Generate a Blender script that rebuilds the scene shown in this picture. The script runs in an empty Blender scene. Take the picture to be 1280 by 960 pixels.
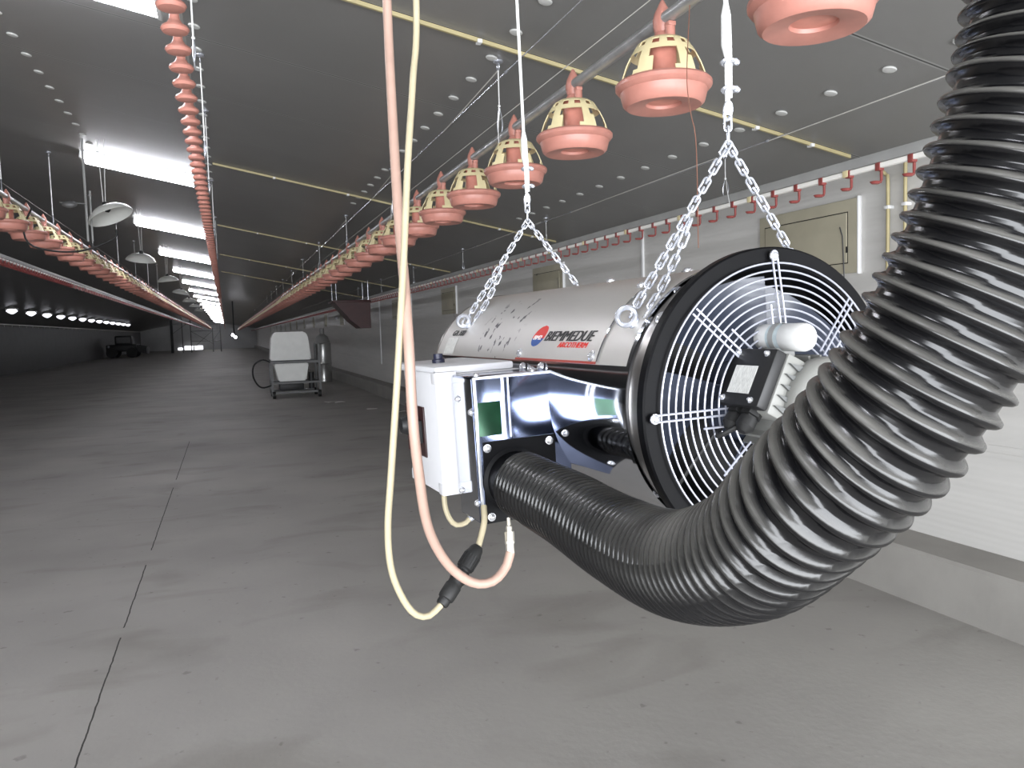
import bpy, bmesh, math, random
from mathutils import Vector, Matrix
random.seed(7)
PI = math.pi
SC = bpy.context.scene
COL = SC.collection

# ------------------------------------------------------------------ camera, sky, daylight, exposure
EYE = 1.584                                            # eye height above the floor
cam_d = bpy.data.cameras.new('camera'); cam = bpy.data.objects.new('camera', cam_d); COL.objects.link(cam)
cam_d.sensor_width = 36.0; cam_d.lens = 36 * 985 / 1280; cam_d.clip_end = 300; cam_d.clip_start = 0.02
_r = Vector((0.93987451, -0.34020758, -0.02991176)); _d = Vector((-0.05208342, -0.05622478, -0.99705872)); _f = Vector((0.33752515, 0.93866798, -0.07056341))
cam.matrix_world = Matrix(((_r.x, -_d.x, -_f.x, 0), (_r.y, -_d.y, -_f.y, 0), (_r.z, -_d.z, -_f.z, EYE), (0, 0, 0, 1)))
SC.camera = cam
w = bpy.data.worlds.new('world'); SC.world = w; w.use_nodes = True
w.node_tree.nodes['Background'].inputs[0].default_value = (0.80, 0.88, 1.0, 1)
w.node_tree.nodes['Background'].inputs[1].default_value = 1.0
SC.view_settings.view_transform = 'Standard'; SC.view_settings.look = 'None'
SC.view_settings.gamma = 1; SC.view_settings.use_curve_mapping = False
SC.view_settings.exposure = 0.0
DOOR_X0, DOOR_X1, DOOR_Z, BACK_Y = -8.0, 3.72, 2.35, -3.2
ld = bpy.data.lights.new('doorway_daylight', 'AREA'); lo = bpy.data.objects.new('doorway_daylight', ld); COL.objects.link(lo)
ld.shape = 'RECTANGLE'; ld.size = DOOR_X1 - DOOR_X0 - .1; ld.size_y = DOOR_Z - .1; ld.energy = 1250; ld.color = (0.93, 0.96, 1.0)
lo.location = ((DOOR_X0 + DOOR_X1) / 2, BACK_Y - .02, DOOR_Z / 2); lo.rotation_euler = (PI / 2, 0, 0)   # faces +Y, into the house
TUBE_EMIT, DIFF_EMIT = 50.0, 4.5

# ------------------------------------------------------------------ helpers
def srgb(c):
    return tuple((v / 12.92 if v <= .04045 else ((v + .055) / 1.055) ** 2.4) for v in (x / 255 for x in c))
def M(name, rgb, rough=.5, metal=0.0, var=0.0, scale=8.0, bump=0.0, bscale=60.0, coat=0.0, emit=None, stretch=None, spec=None):
    """procedural material: base colour broken up by noise, optional bump"""
    m = bpy.data.materials.new(name); m.use_nodes = True
    nt = m.node_tree; b = nt.nodes['Principled BSDF']
    c = srgb(rgb) + (1,)
    b.inputs['Roughness'].default_value = rough; b.inputs['Metallic'].default_value = metal
    b.inputs['Coat Weight'].default_value = coat
    if spec is not None: b.inputs['Specular IOR Level'].default_value = spec
    if emit:
        b.inputs['Emission Color'].default_value = tuple(emit[1]) + (1,); b.inputs['Emission Strength'].default_value = emit[0]
    tc = nt.nodes.new('ShaderNodeTexCoord'); mp = nt.nodes.new('ShaderNodeMapping')
    nt.links.new(tc.outputs['Object'], mp.inputs[0])
    if stretch: mp.inputs['Scale'].default_value = stretch
    n = nt.nodes.new('ShaderNodeTexNoise'); n.inputs['Scale'].default_value = scale; n.inputs['Detail'].default_value = 5
    nt.links.new(mp.outputs[0], n.inputs['Vector'])
    rp = nt.nodes.new('ShaderNodeValToRGB')
    rp.color_ramp.elements[0].position = .3; rp.color_ramp.elements[1].position = .7
    rp.color_ramp.elements[0].color = tuple(max(0, x * (1 - var)) for x in c[:3]) + (1,)
    rp.color_ramp.elements[1].color = tuple(min(1, x * (1 + var)) for x in c[:3]) + (1,)
    nt.links.new(n.outputs['Fac'], rp.inputs[0]); nt.links.new(rp.outputs[0], b.inputs['Base Color'])
    if bump:
        n2 = nt.nodes.new('ShaderNodeTexNoise'); n2.inputs['Scale'].default_value = bscale; n2.inputs['Detail'].default_value = 4
        nt.links.new(mp.outputs[0], n2.inputs['Vector'])
        bp = nt.nodes.new('ShaderNodeBump'); bp.inputs['Strength'].default_value = bump; bp.inputs['Distance'].default_value = .01
        nt.links.new(n2.outputs['Fac'], bp.inputs['Height']); nt.links.new(bp.outputs[0], b.inputs['Normal'])
    m['ramp'] = rp.name
    return m
class G:
    """collects shapes and links them as ONE mesh object"""
    def __init__(s): s.bm = bmesh.new(); s.mi = 0
    def face(s, vs, smooth=True):
        try:
            f = s.bm.faces.new(vs); f.smooth = smooth; f.material_index = s.mi; return f
        except ValueError: return None
    def box(s, a, b, bev=0.0, mat=None):
        c = [(a[i] + b[i]) / 2 for i in range(3)]; d = [abs(b[i] - a[i]) for i in range(3)]
        r = bmesh.ops.create_cube(s.bm, size=1.0)
        vs = r['verts']
        for v in vs: v.co = Vector((v.co.x * d[0] + c[0], v.co.y * d[1] + c[1], v.co.z * d[2] + c[2]))
        fs = {f for v in vs for f in v.link_faces}
        for f in fs: f.material_index = s.mi
        if bev:
            es = list({e for v in vs for e in v.link_edges})
            r2 = bmesh.ops.bevel(s.bm, geom=es, offset=bev, segments=2, affect='EDGES', profile=.5)
            vs = list({v for f in r2['faces'] for v in f.verts})
            for f in r2['faces']: f.material_index = s.mi
        if mat is not None:
            allv = set(vs)
            for f in fs:
                if f.is_valid: allv |= set(f.verts)
            for v in allv: v.co = mat @ v.co
        return s
    def lathe(s, prof, n=24, mat=None, closed=False, smooth=True):
        """profile [(r, z)] spun about z"""
        mat = mat or Matrix()
        rings = []
        for r, z in prof:
            if r < 1e-6: rings.append([s.bm.verts.new(mat @ Vector((0, 0, z)))])
            else: rings.append([s.bm.verts.new(mat @ Vector((r * math.cos(2 * PI * k / n), r * math.sin(2 * PI * k / n), z))) for k in range(n)])
        pairs = list(zip(rings, rings[1:])) + ([(rings[-1], rings[0])] if closed else [])
        for A, B in pairs:
            for k in range(n):
                j = (k + 1) % n
                if len(A) == 1 and len(B) == 1: continue
                if len(A) == 1: s.face([A[0], B[j], B[k]], smooth)
                elif len(B) == 1: s.face([A[k], A[j], B[0]], smooth)
                else: s.face([A[k], A[j], B[j], B[k]], smooth)
        return s
    def tube(s, pts, r, n=10, caps=True, closed=False):
        pts = [Vector(p) for p in pts]
        rr = r if isinstance(r, (list, tuple)) else [r] * len(pts)
        fr = frames(pts, closed); rings = []
        for (p, u, v), q in zip(fr, rr):
            rings.append([s.bm.verts.new(p + (u * math.cos(2 * PI * k / n) + v * math.sin(2 * PI * k / n)) * q) for k in range(n)])
        m = len(rings)
        for i in range(m if closed else m - 1):
            A, B = rings[i], rings[(i + 1) % m]
            for k in range(n): s.face([A[k], A[(k + 1) % n], B[(k + 1) % n], B[k]])
        if caps and not closed:
            s.face(list(reversed(rings[0])), False); s.face(rings[-1], False)
        return s
    def cyl(s, a, b, r, n=16): return s.tube([a, b], r, n)
    def prism(s, poly, h0, h1, mat=None, axis='z'):
        mat = mat or Matrix()
        P = (lambda x, y, h: Vector((x, y, h))) if axis == 'z' else ((lambda x, y, h: Vector((x, h, y))) if axis == 'y' else (lambda x, y, h: Vector((h, x, y))))
        A = [s.bm.verts.new(mat @ P(x, y, h0)) for x, y in poly]; B = [s.bm.verts.new(mat @ P(x, y, h1)) for x, y in poly]
        n = len(poly)
        for k in range(n): s.face([A[k], A[(k + 1) % n], B[(k + 1) % n], B[k]], False)
        s.face(list(reversed(A)), False); s.face(B, False)
        return s
    def torus(s, c, R, r, normal=(0, 0, 1), n=24, m=8, sx=1.0, sy=1.0):
        q = Vector(normal).to_track_quat('Z', 'Y').to_matrix()
        pts = [Vector(c) + q @ Vector((R * sx * math.cos(2 * PI * k / n), R * sy * math.sin(2 * PI * k / n), 0)) for k in range(n)]
        return s.tube(pts, r, m, False, True)
    def ball(s, c, r, n=12, sz=(1, 1, 1)):
        prof = [(r * math.sin(PI * i / 8), -r * math.cos(PI * i / 8)) for i in range(9)]
        prof[0] = (0, -r); prof[-1] = (0, r)
        return s.lathe(prof, n, Matrix.Translation(c) @ Matrix.Diagonal((sz[0], sz[1], sz[2], 1)))
    def build(s, name, mats, parent=None, solid=0.0, normals=True):
        bm = s.bm
        if normals: bmesh.ops.recalc_face_normals(bm, faces=bm.faces)
        me = bpy.data.meshes.new(name); bm.to_mesh(me); bm.free()
        for m in (mats if isinstance(mats, (list, tuple)) else [mats]): me.materials.append(m)
        o = bpy.data.objects.new(name, me); COL.objects.link(o)
        if parent: o.parent = parent
        if not solid: me.set_sharp_from_angle(angle=math.radians(38))
        if solid:
            md = o.modifiers.new('shell', 'SOLIDIFY'); md.thickness = solid; md.offset = 0
            dg = bpy.context.evaluated_depsgraph_get(); dg.update()
            me2 = bpy.data.meshes.new_from_object(o.evaluated_get(dg)); me2.set_sharp_from_angle(angle=math.radians(38)); o.modifiers.clear(); o.data = me2
        return o
def frames(pts, closed=False):
    n = len(pts); out = []; u = None
    for i, p in enumerate(pts):
        a = pts[i - 1] if (i > 0 or closed) else p; b = pts[(i + 1) % n] if (i < n - 1 or closed) else p
        t = (b - a)
        t = t.normalized() if t.length > 1e-9 else Vector((0, 0, 1))
        if u is None:
            u = t.orthogonal().normalized()
        else:
            u = (u - t * u.dot(t))
            u = u.normalized() if u.length > 1e-6 else t.orthogonal().normalized()
        out.append((p, u, t.cross(u)))
    return out
def spline(pts, step):
    """Catmull-Rom resampled at about equal steps"""
    P = [Vector(p) for p in pts]; P = [P[0] * 2 - P[1]] + P + [P[-1] * 2 - P[-2]]
    raw = []
    for i in range(1, len(P) - 2):
        a, b, c, d = P[i - 1:i + 3]
        for k in range(24):
            t = k / 24
            raw.append(.5 * ((2 * b) + (c - a) * t + (2 * a - 5 * b + 4 * c - d) * t * t + (3 * b - a - 3 * c + d) * t ** 3))
    raw.append(P[-2])
    out = [raw[0]]; acc = 0
    for a, b in zip(raw, raw[1:]):
        L = (b - a).length
        while L > 0 and acc + L >= step:
            f = (step - acc) / L; a = a + (b - a) * f; out.append(a.copy()); L = (b - a).length; acc = 0
        acc += L
    if (out[-1] - raw[-1]).length > step * .3: out.append(raw[-1])
    return out
def tag(o, label=None, cat=None, group=None, kind=None):
    for k, v in (('label', label), ('category', cat), ('group', group), ('kind', kind)):
        if v: o[k] = v
    return o
def thing(name, label, cat, loc=(0, 0, 0), group=None, rot=None):
    o = bpy.data.objects.new(name, None); COL.objects.link(o); o.location = loc; o.empty_display_size = .05
    if rot: o.rotation_euler = rot
    return tag(o, label, cat, group)
def copy_tree(o, loc, label=None, group=None):
    c = o.copy(); COL.objects.link(c); c.location = loc
    for ch in list(o.children):
        d = ch.copy(); COL.objects.link(d); d.parent = c
        for g in list(ch.children):
            e = g.copy(); COL.objects.link(e); e.parent = d
    if label: c['label'] = label
    if group: c['group'] = group
    return c
ORD = ['nearest', 'second nearest', 'third nearest', 'fourth nearest', 'fifth nearest', 'sixth nearest', 'seventh nearest', 'eighth nearest', 'ninth nearest', 'tenth nearest', 'eleventh nearest', 'twelfth nearest']

# ------------------------------------------------------------------ materials
m_pink = M('pink_plastic', (184, 126, 113), .38, var=.08, scale=20)
m_red = M('dull_red_plastic', (208, 138, 122), .4, var=.12, scale=20)
m_cream = M('cream_plastic', (222, 208, 164), .42, var=.05, scale=15)
m_darkred = M('dark_red_plastic', (62, 28, 28), .5, var=.15)
m_pipe = M('galvanised_pipe', (165, 165, 165), .3, .45, var=.2, scale=12)
m_zinc = M('bright_zinc', (215, 218, 226), .25, .7, var=.05, scale=40)
m_whitem = M('white_paint', (228, 228, 228), .45, var=.03)
m_pvc = M('white_pvc', (225, 222, 216), .4, var=.04)
m_rope = M('white_rope', (226, 226, 224), .8, var=.06, scale=200, bump=.4, bscale=400)
m_wire = M('thin_pale_cord', (205, 202, 196), .7, var=.06)
m_rust = M('rusty_wire', (122, 82, 66), .8, var=.2)
m_alu = M('dull_aluminium', (150, 150, 148), .5, .2, var=.08, scale=6)
m_black = M('black_gloss_paint', (11, 11, 13), .45, var=.2, scale=10, spec=.10)
m_blackm = M('black_matt_plastic', (26, 26, 27), .5, var=.1)
m_rubber = M('black_rubber', (20, 20, 20), .6, var=.1)
m_box = M('white_plastic_box', (214, 214, 217), .42, var=.02)
m_bolt = M('bolt_zinc', (225, 226, 230), .25, .75)
m_yellow = M('yellowed_strip', (176, 164, 124), .5, var=.1, scale=6)
m_disc = M('pale_disc', (196, 196, 193), .5, var=.05)
m_tube = M('lit_tube', (255, 255, 255), .5, emit=(TUBE_EMIT, (0.93, 0.94, 1.0)))
m_bulb = M('lit_bulb', (255, 255, 255), .5, emit=(2.2, (0.9, 0.9, 1.0)))
m_diff = M('lit_diffuser', (250, 250, 255), .5, emit=(DIFF_EMIT, (0.93, 0.93, 1.0)))
m_gashose = M('pink_gas_hose', (166, 138, 125), .45, var=.05, scale=30)
m_cable = M('cream_cable', (166, 156, 130), .5, var=.05, scale=30)
m_brass = M('fitting_metal', (214, 208, 196), .3, .7)
m_motor = M('grey_motor_paint', (124, 124, 120), .5, var=.05)
m_motor_d = M('dark_grey_notch_shade', (92, 93, 92), .5, var=.05)
m_cap = M('white_capacitor', (214, 214, 212), .4, var=.02)
m_label = M('printed_label', (206, 206, 202), .5, var=.25, scale=120, stretch=(1, 6, 1))
m_txtblack = M('black_print', (8, 8, 8), .5); m_txtred = M('red_print', (205, 40, 28), .5)
m_txtblue = M('blue_print', (24, 70, 140), .5); m_txtwhite = M('white_print', (240, 235, 232), .5)
m_grill = M('guard_wire', (186, 188, 200), .3, .5)
m_beige = M('beige_inlet_panel', (172, 166, 146), .6, var=.06, scale=5)
m_dark = M('dark_recess', (20, 20, 20), .7)
m_frame = M('dull_steel_frame', (96, 96, 96), .5, .4, var=.15)
m_tank = M('white_tank', (242, 242, 238), .45, var=.03)
m_mach = M('dark_machine_paint', (32, 32, 34), .5, var=.2)
m_dish = M('enamel_dish', (205, 205, 200), .35, var=.04)
m_green = M('painted_green_reflection', (30, 66, 46), .12, .5, var=.35, scale=20)  # colour of a reflection painted on the burner box front

def floor_mat():
    m = M('concrete_floor', (150, 147, 142), .78, var=.0, scale=.8, bump=.12, bscale=30)
    nt = m.node_tree; b = nt.nodes['Principled BSDF']; L = nt.links
    tc = nt.nodes.new('ShaderNodeTexCoord')
    def noise(scale, detail=6, stretch=(1, 1, 1), dist=0.0):
        mp = nt.nodes.new('ShaderNodeMapping'); mp.inputs['Scale'].default_value = stretch; L.new(tc.outputs['Object'], mp.inputs[0])
        n = nt.nodes.new('ShaderNodeTexNoise'); n.inputs['Scale'].default_value = scale; n.inputs['Detail'].default_value = detail; n.inputs['Distortion'].default_value = dist
        L.new(mp.outputs[0], n.inputs['Vector']); return n.outputs['Fac']
    def ramp(src, p0, c0, p1, c1):
        r = nt.nodes.new('ShaderNodeValToRGB'); r.color_ramp.elements[0].position = p0; r.color_ramp.elements[1].position = p1
        r.color_ramp.elements[0].color = srgb(c0) + (1,); r.color_ramp.elements[1].color = srgb(c1) + (1,); L.new(src, r.inputs[0]); return r.outputs[0]
    def mul(a, bb, f=1.0):
        x = nt.nodes.new('ShaderNodeMix'); x.data_type = 'RGBA'; x.blend_type = 'MULTIPLY'; x.inputs[0].default_value = f
        L.new(a, x.inputs[6]); L.new(bb, x.inputs[7]); return x.outputs[2]
    base = ramp(noise(.7, 8), .3, (150, 147, 143), .72, (170, 167, 162))
    smear = ramp(noise(1.6, 10, (.6, 1.2, 1), .8), .26, (216, 214, 211), .46, (255, 255, 255))
    speck = ramp(noise(14, 4), .27, (170, 168, 165), .33, (255, 255, 255))
    c = mul(mul(base, smear, .7), speck, .5)
    # saw-cut joint running away from the viewer, broken where it has filled up
    sx = nt.nodes.new('ShaderNodeSeparateXYZ'); L.new(tc.outputs['Object'], sx.inputs[0])
    def math_(op, a, bv):
        q = nt.nodes.new('ShaderNodeMath'); q.operation = op
        for i, v in enumerate((a, bv)):
            if isinstance(v, (int, float)): q.inputs[i].default_value = v
            else: L.new(v, q.inputs[i])
        return q.outputs[0]
    wob = math_('MULTIPLY', math_('SUBTRACT', noise(9, 5), .5), .012)
    dx = math_('ABSOLUTE', math_('ADD', math_('ADD', sx.outputs[0], .615), wob), 0)
    near = math_('LESS_THAN', dx, .0036)
    keep = math_('GREATER_THAN', noise(.9, 3, (.01, 1, 1)), .40)
    end = math_('LESS_THAN', sx.outputs[1], 13.0)
    fac = math_('MULTIPLY', math_('MULTIPLY', near, keep), end)
    mx = nt.nodes.new('ShaderNodeMix'); mx.data_type = 'RGBA'; L.new(fac, mx.inputs[0]); L.new(c, mx.inputs[6]); mx.inputs[7].default_value = srgb((46, 44, 42)) + (1,)
    L.new(mx.outputs[2], b.inputs['Base Color'])
    return m
def ceiling_mat():
    m = M('grey_ceiling_panels', (128, 127, 125), .42, var=.06, scale=1.2, bump=.05, bscale=150)
    nt = m.node_tree; b = nt.nodes['Principled BSDF']; L = nt.links
    src = b.inputs['Base Color'].links[0].from_socket
    tc = nt.nodes.new('ShaderNodeTexCoord'); sx = nt.nodes.new('ShaderNodeSeparateXYZ'); L.new(tc.outputs['Object'], sx.inputs[0])
    def math_(op, a, bv):
        q = nt.nodes.new('ShaderNodeMath'); q.operation = op
        for i, v in enumerate((a, bv)):
            if isinstance(v, (int, float)): q.inputs[i].default_value = v
            else: L.new(v, q.inputs[i])
        return q.outputs[0]
    t = math_('FRACT', math_('ADD', math_('DIVIDE', math_('SUBTRACT', sx.outputs[1], 3.96), 1.165), 40.0), 0)
    dist = math_('MULTIPLY', math_('MINIMUM', t, math_('SUBTRACT', 1.0, t)), 1.165)
    pale = math_('LESS_THAN', dist, .016); dark = math_('LESS_THAN', dist, .005)
    a = nt.nodes.new('ShaderNodeMix'); a.data_type = 'RGBA'; L.new(math_('MULTIPLY', pale, .45), a.inputs[0]); L.new(src, a.inputs[6]); a.inputs[7].default_value = srgb((176, 176, 174)) + (1,)
    c = nt.nodes.new('ShaderNodeMix'); c.data_type = 'RGBA'; L.new(dark, c.inputs[0]); L.new(a.outputs[2], c.inputs[6]); c.inputs[7].default_value = srgb((60, 60, 60)) + (1,)
    L.new(c.outputs[2], b.inputs['Base Color'])
    return m
def wall_mat():
    m = M('white_wall_panel', (206, 204, 200), .5, var=.05, scale=2.0, stretch=(1, .4, 6))
    nt = m.node_tree; b = nt.nodes['Principled BSDF']; L = nt.links
    tc = nt.nodes.new('ShaderNodeTexCoord'); wv = nt.nodes.new('ShaderNodeTexWave'); wv.bands_direction = 'Z'; wv.inputs['Scale'].default_value = 9
    L.new(tc.outputs['Object'], wv.inputs['Vector'])
    bp = nt.nodes.new('ShaderNodeBump'); bp.inputs['Strength'].default_value = .15; bp.inputs['Distance'].default_value = .005
    L.new(wv.outputs['Fac'], bp.inputs['Height']); L.new(bp.outputs[0], b.inputs['Normal'])
    return m
m_floor, m_ceil, m_wall = floor_mat(), ceiling_mat(), wall_mat()
m_kerb = M('concrete_kerb', (150, 147, 142), .8, var=.10, scale=2.5, bump=.15, bscale=25)
m_endwall = M('grey_end_wall', (205, 205, 205), .7, var=.06, scale=1.0)

# ------------------------------------------------------------------ the building
XR, XL, XRIDGE, YB, YF = 3.82, -10.4, -3.3, BACK_Y, 112.0
ZE = .99 + EYE
SL = .2
def zc(x): return ZE + SL * (XR - x) if x >= XRIDGE else ZE + SL * (XR - XRIDGE) - SL * (XRIDGE - x)
ZR = zc(XRIDGE)
def struct(o): o['kind'] = 'structure'; return o
g = G(); g.box((XL - .2, YB - .2, -.15), (XR + .2, YF + .2, 0)); struct(g.build('floor', m_floor))
g = G()
g.prism([(XR + .2, ZE - SL * .2), (XRIDGE, ZR), (XL - .2, zc(XL) - SL * .2), (XL - .2, zc(XL) + .1), (XRIDGE, ZR + .15), (XR + .2, ZE + .1)], YB - .2, YF + .2, axis='y')
struct(g.build('ceiling', m_ceil))
g = G(); g.box((XR, YB, 0), (XR + .2, YF, ZE + .05))
for z in (.82, .86):
    g.box((XR - .006, YB, z), (XR, YF, z + .025))
struct(g.build('wall_right', m_wall))
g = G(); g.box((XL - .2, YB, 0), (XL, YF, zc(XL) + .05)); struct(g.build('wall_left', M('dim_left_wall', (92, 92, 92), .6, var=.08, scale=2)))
g = G(); g.prism([(XL, 0), (XR, 0), (XR, ZE), (XRIDGE, ZR), (XL, zc(XL))], YF, YF + .2, axis='y'); struct(g.build('wall_end', m_endwall))
g = G()
g.prism([(XL, 0), (DOOR_X0, 0), (DOOR_X0, DOOR_Z), (DOOR_X1, DOOR_Z), (DOOR_X1, 0), (XR, 0), (XR, ZE), (DOOR_X1, zc(DOOR_X1)), (XRIDGE, ZR), (XL, zc(XL))], YB - .2, YB, axis='y')
struct(g.build('wall_back', m_wall))
g = G(); g.prism([(3.5, 0), (XR, 0), (XR, .30), (3.515, .30), (3.5, .285)], YB, YF, axis='y'); struct(g.build('baseboard_right', m_kerb))
# pale strips across the ceiling over every fourth panel joint, each with small clips
for k in range(5):
    y = 3.96 + 4.66 * k
    g = G(); rot = Matrix.Translation((0, y, 0))
    for x0, x1 in ((-.04, 3.7),) if k else ((.0, 3.7),):
        g.prism([(x0, zc(x0) - .004), (x1, zc(x1) - .004), (x1, zc(x1) - .024), (x0, zc(x0) - .024)], y - .008, y + .008, axis='y')
    g.mi = 1
    for x in (.55, 1.3, 2.1, 3.0, 3.4):
        g.box((x - .012, y - .02, zc(x) - .03), (x + .012, y + .02, zc(x) - .012))
    o = struct(g.build('trim_%d' % (k + 1), [m_yellow, m_whitem]))
g = G(); g.prism([(XRIDGE - .05, ZR - .005), (XRIDGE + .05, ZR - .005), (XRIDGE + .05, ZR - .03), (XRIDGE - .05, ZR - .03)], YB, YF, axis='y'); struct(g.build('trim_6', m_alu))
# round fixing discs
def disc_row(x, y0, y1, label, dy=.382):
    pr = None; y = y0
    while y < y1:
        if not pr:
            g = G(); g.lathe([(0, 0), (.03, 0), (.034, -.004), (.03, -.009), (.012, -.011), (0, -.011)], 14)
            pr = tag(g.build('fixing_disc', m_disc), label, 'disc', 'fixing discs in the ceiling'); pr.rotation_euler = (0, math.atan(SL), 0); o = pr
        else: o = pr.copy(); COL.objects.link(o)
        o.location = (x, y, zc(x)); y += dy
disc_row(2.98, 2.56, 8.2, 'pale round fixing disc in the ceiling row above the red drip cups')
disc_row(1.43, 3.38, 9.2, 'pale round fixing disc in the ceiling row above the feeder line over the heater')
disc_row(-.08, 4.55, 9.7, 'pale round fixing disc in the ceiling row above the pink drinker line')
disc_row(-1.20, 5.63, 9.7, 'pale round fixing disc in the ceiling row by the first lit tube lamp')

# ------------------------------------------------------------------ feeder pans and their pipes
PZ = .82 + EYE
def pan_parts():
    P = {}
    g = G(); g.lathe([(.150, .006), (.158, .014), (.166, .006), (.166, -.006), (.158, -.016), (.150, -.020), (.147, -.034), (.140, -.060), (.128, -.070), (.085, -.066), (.062, -.060), (.055, -.040), (.03, -.030), (0, -.030),
                        (0, -.024), (.036, -.024), (.062, -.034), (.07, -.052), (.125, -.062), (.136, -.05), (.145, -.012)], 32, closed=False)
    P['pan_tray'] = (g, m_pink)
    g = G(); n = 48
    prof = [(.048, .153), (.070, .150), (.088, .138), (.101, .118), (.112, .100), (.128, .068), (.141, .032), (.149, .004)]
    rings = [[g.bm.verts.new((r * math.cos(2 * PI * k / n), r * math.sin(2 * PI * k / n), z)) for k in range(n)] for r, z in prof]
    for i in range(len(prof) - 1):
        for k in range(n):
            ph = (k + 4) % 8
            if i == 2 and k % 4 in (1, 2): continue                       # small slots in the collar
            if 4 <= i <= 6 and ph in ((1, 2, 3, 4, 5, 6) if i == 4 else (2, 3, 4, 5, 6) if i == 5 else (2, 3, 4, 5)): continue
            g.face([rings[i][k], rings[i][(k + 1) % n], rings[i + 1][(k + 1) % n], rings[i + 1][k]])
    P['grill'] = (g, m_cream, .004)
    g = G(); g.lathe([(0, .150), (.046, .150), (.046, .03), (.058, .0), (.072, -.03), (.06, -.05), (.0, -.05)], 20); P['drop_tube'] = (g, m_red)
    g = G(); g.lathe([(0, .140), (.042, .140), (.040, .165), (.030, .180), (.036, .200), (.038, .222), (.032, .245), (.020, .265), (.007, .288), (0, .292)], 16, Matrix.Diagonal((.85, 1, 1, 1)))
    g.cyl((.0, -.05, .150), (.0, -.05, .185), .017, 10); g.box((-.014, -.066, .185), (.014, -.034, .20), .003)
    P['saddle'] = (g, m_pink)
    return P
def make_pan(label, group):
    t = thing('feeder_pan', label, 'feeder pan', (0, 0, 0), group)
    for k, v in pan_parts().items(): v[0].build(k, v[1], t, v[2] if len(v) > 2 else 0)
    return t
def make_far_pan(label, group):
    g = G()
    g.lathe([(0, .0), (.15, .01), (.166, .004), (.160, -.016), (.148, -.03), (.13, -.068), (0, -.066)], 16)
    g.mi = 1; g.lathe([(.05, .15), (.085, .12), (.118, .06), (.148, .004)], 16)
    g.mi = 0; g.lathe([(0, .14), (.04, .15), (.035, .22), (.006, .288), (0, .29)], 10)
    return tag(g.build('feeder_pan', [m_pink, m_cream]), label, 'feeder pan', group)
def pan_row(x, z, y0, y1, what, group, ndetail, first_ord=0):
    y = y0; k = 0; pr = None; far = None
    while y < y1:
        if k < len(ORD) and k < ndetail: lab = ORD[k] + ' pink and cream feeder pan hanging on the ' + what
        elif k < ndetail: lab = 'small feeder pan beyond the twelfth on the ' + what
        else: lab = 'tiny distant feeder pan far along the ' + what
        if k < ndetail:
            if not pr: pr = make_pan(lab, group); pr.location = (x, y, z)
            else: copy_tree(pr, (x, y, z), lab)
        else:
            if not far: far = make_far_pan(lab, group); far.location = (x, y, z)
            else:
                o = far.copy(); COL.objects.link(o); o.location = (x, y, z)
        y += .745; k += 1
pan_row(1.47, PZ, 1.70, 104, 'feeder line over the heater', 'feeder pans on the line over the heater', 30)
LFX, LFZ = -1.75, 1.06 + EYE
pan_row(LFX, LFZ, 6.6, 104, 'feeder line beyond the tube lamps', 'feeder pans on the line beyond the tube lamps', 20)
def feeder_pipe(x, z, y0, label):
    t = thing('feeder_pipe', label, 'pipe', (x, y0, z))
    g = G(); g.cyl((0, 0, 0), (0, YF - y0 - .3, 0), .0225, 14); g.build('auger_tube', m_pipe, t)
    g = G(); g.cyl((0, 0, .1), (0, YF - y0 - .3, .1), .002, 6); g.build('perch_wire', m_wire, t)
    return t
feeder_pipe(1.47, PZ + .222, .6, 'long galvanised feeder pipe carrying the pink pans above the heater')
feeder_pipe(LFX, LFZ + .222, 4.0, 'long galvanised feeder pipe carrying pink pans beyond the tube lamps')

# ------------------------------------------------------------------ drinker lines
def hook_cup(g):
    """red saddle on the pipe, stem, and drip cup reaching sideways"""
    g.box((-.016, -.016, -.018), (.016, .016, .022), .003)
    g.tube([(.012, 0, -.015), (.012, 0, -.062), (.006, 0, -.074), (-.012, 0, -.078)], [.008, .007, .007, .006], 8)
    g.lathe([(0, -.086), (.018, -.085), (.026, -.074), (.024, -.072), (.016, -.079), (0, -.080)], 14, Matrix.Translation((-.026, 0, 0)) @ Matrix.Diagonal((1.2, .9, 1, 1)))
def bell_cup(g):
    """pink nipple body flaring to a round drip tray"""
    g.lathe([(0, .03), (.017, .028), (.019, .0), (.015, -.018), (.017, -.035), (.026, -.05), (.042, -.06), (.046, -.068), (.040, -.078), (.02, -.082), (0, -.082)], 16)
def drinker(name, label, x, z, y0, step, cup_fn, m_cup, prof_h, cup_name, nparts=100):
    t = thing(name, label, 'drinker line', (x, y0, z))
    g = G(); g.box((-.022, 0, .022), (.022, YF - y0 - .4, .022 + prof_h), .004); g.build('support_profile', m_alu, t)
    g = G(); g.box((-.013, 0, -.006), (.013, YF - y0 - .4, .019), .003); g.build('water_pipe', m_pvc, t)
    g = G(); cup_fn(g); pr = g.build(cup_name, m_cup, t); pr.location = (0, .1, 0)
    for k in range(1, nparts):
        o = pr.copy(); COL.objects.link(o); o.parent = t; o.location = (0, .1 + k * step, 0)
    g = G(); src = pr.data
    k = nparts
    far = bmesh.new()
    while .1 + k * step < YF - y0 - 2:
        b2 = bmesh.ops.create_cube(far, size=1)
        for v in b2['verts']: v.co = Vector((v.co.x * .05, v.co.y * .04 + .1 + k * step, v.co.z * .07 - .045))
        k += 2
    g.bm.free(); g.bm = far
    o = g.build(cup_name, m_cup, t); o['kind'] = 'stuff'
    return t
m_cupred = M('red_cup_plastic', (138, 66, 62), .4, var=.1, scale=30)
dl = drinker('drinker_line', 'drinker line with red hook cups running along the white wall', 3.15, .757 + EYE, 1.85, .2035, hook_cup, m_cupred, .05, 'drip_cup')
g = G()
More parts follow.
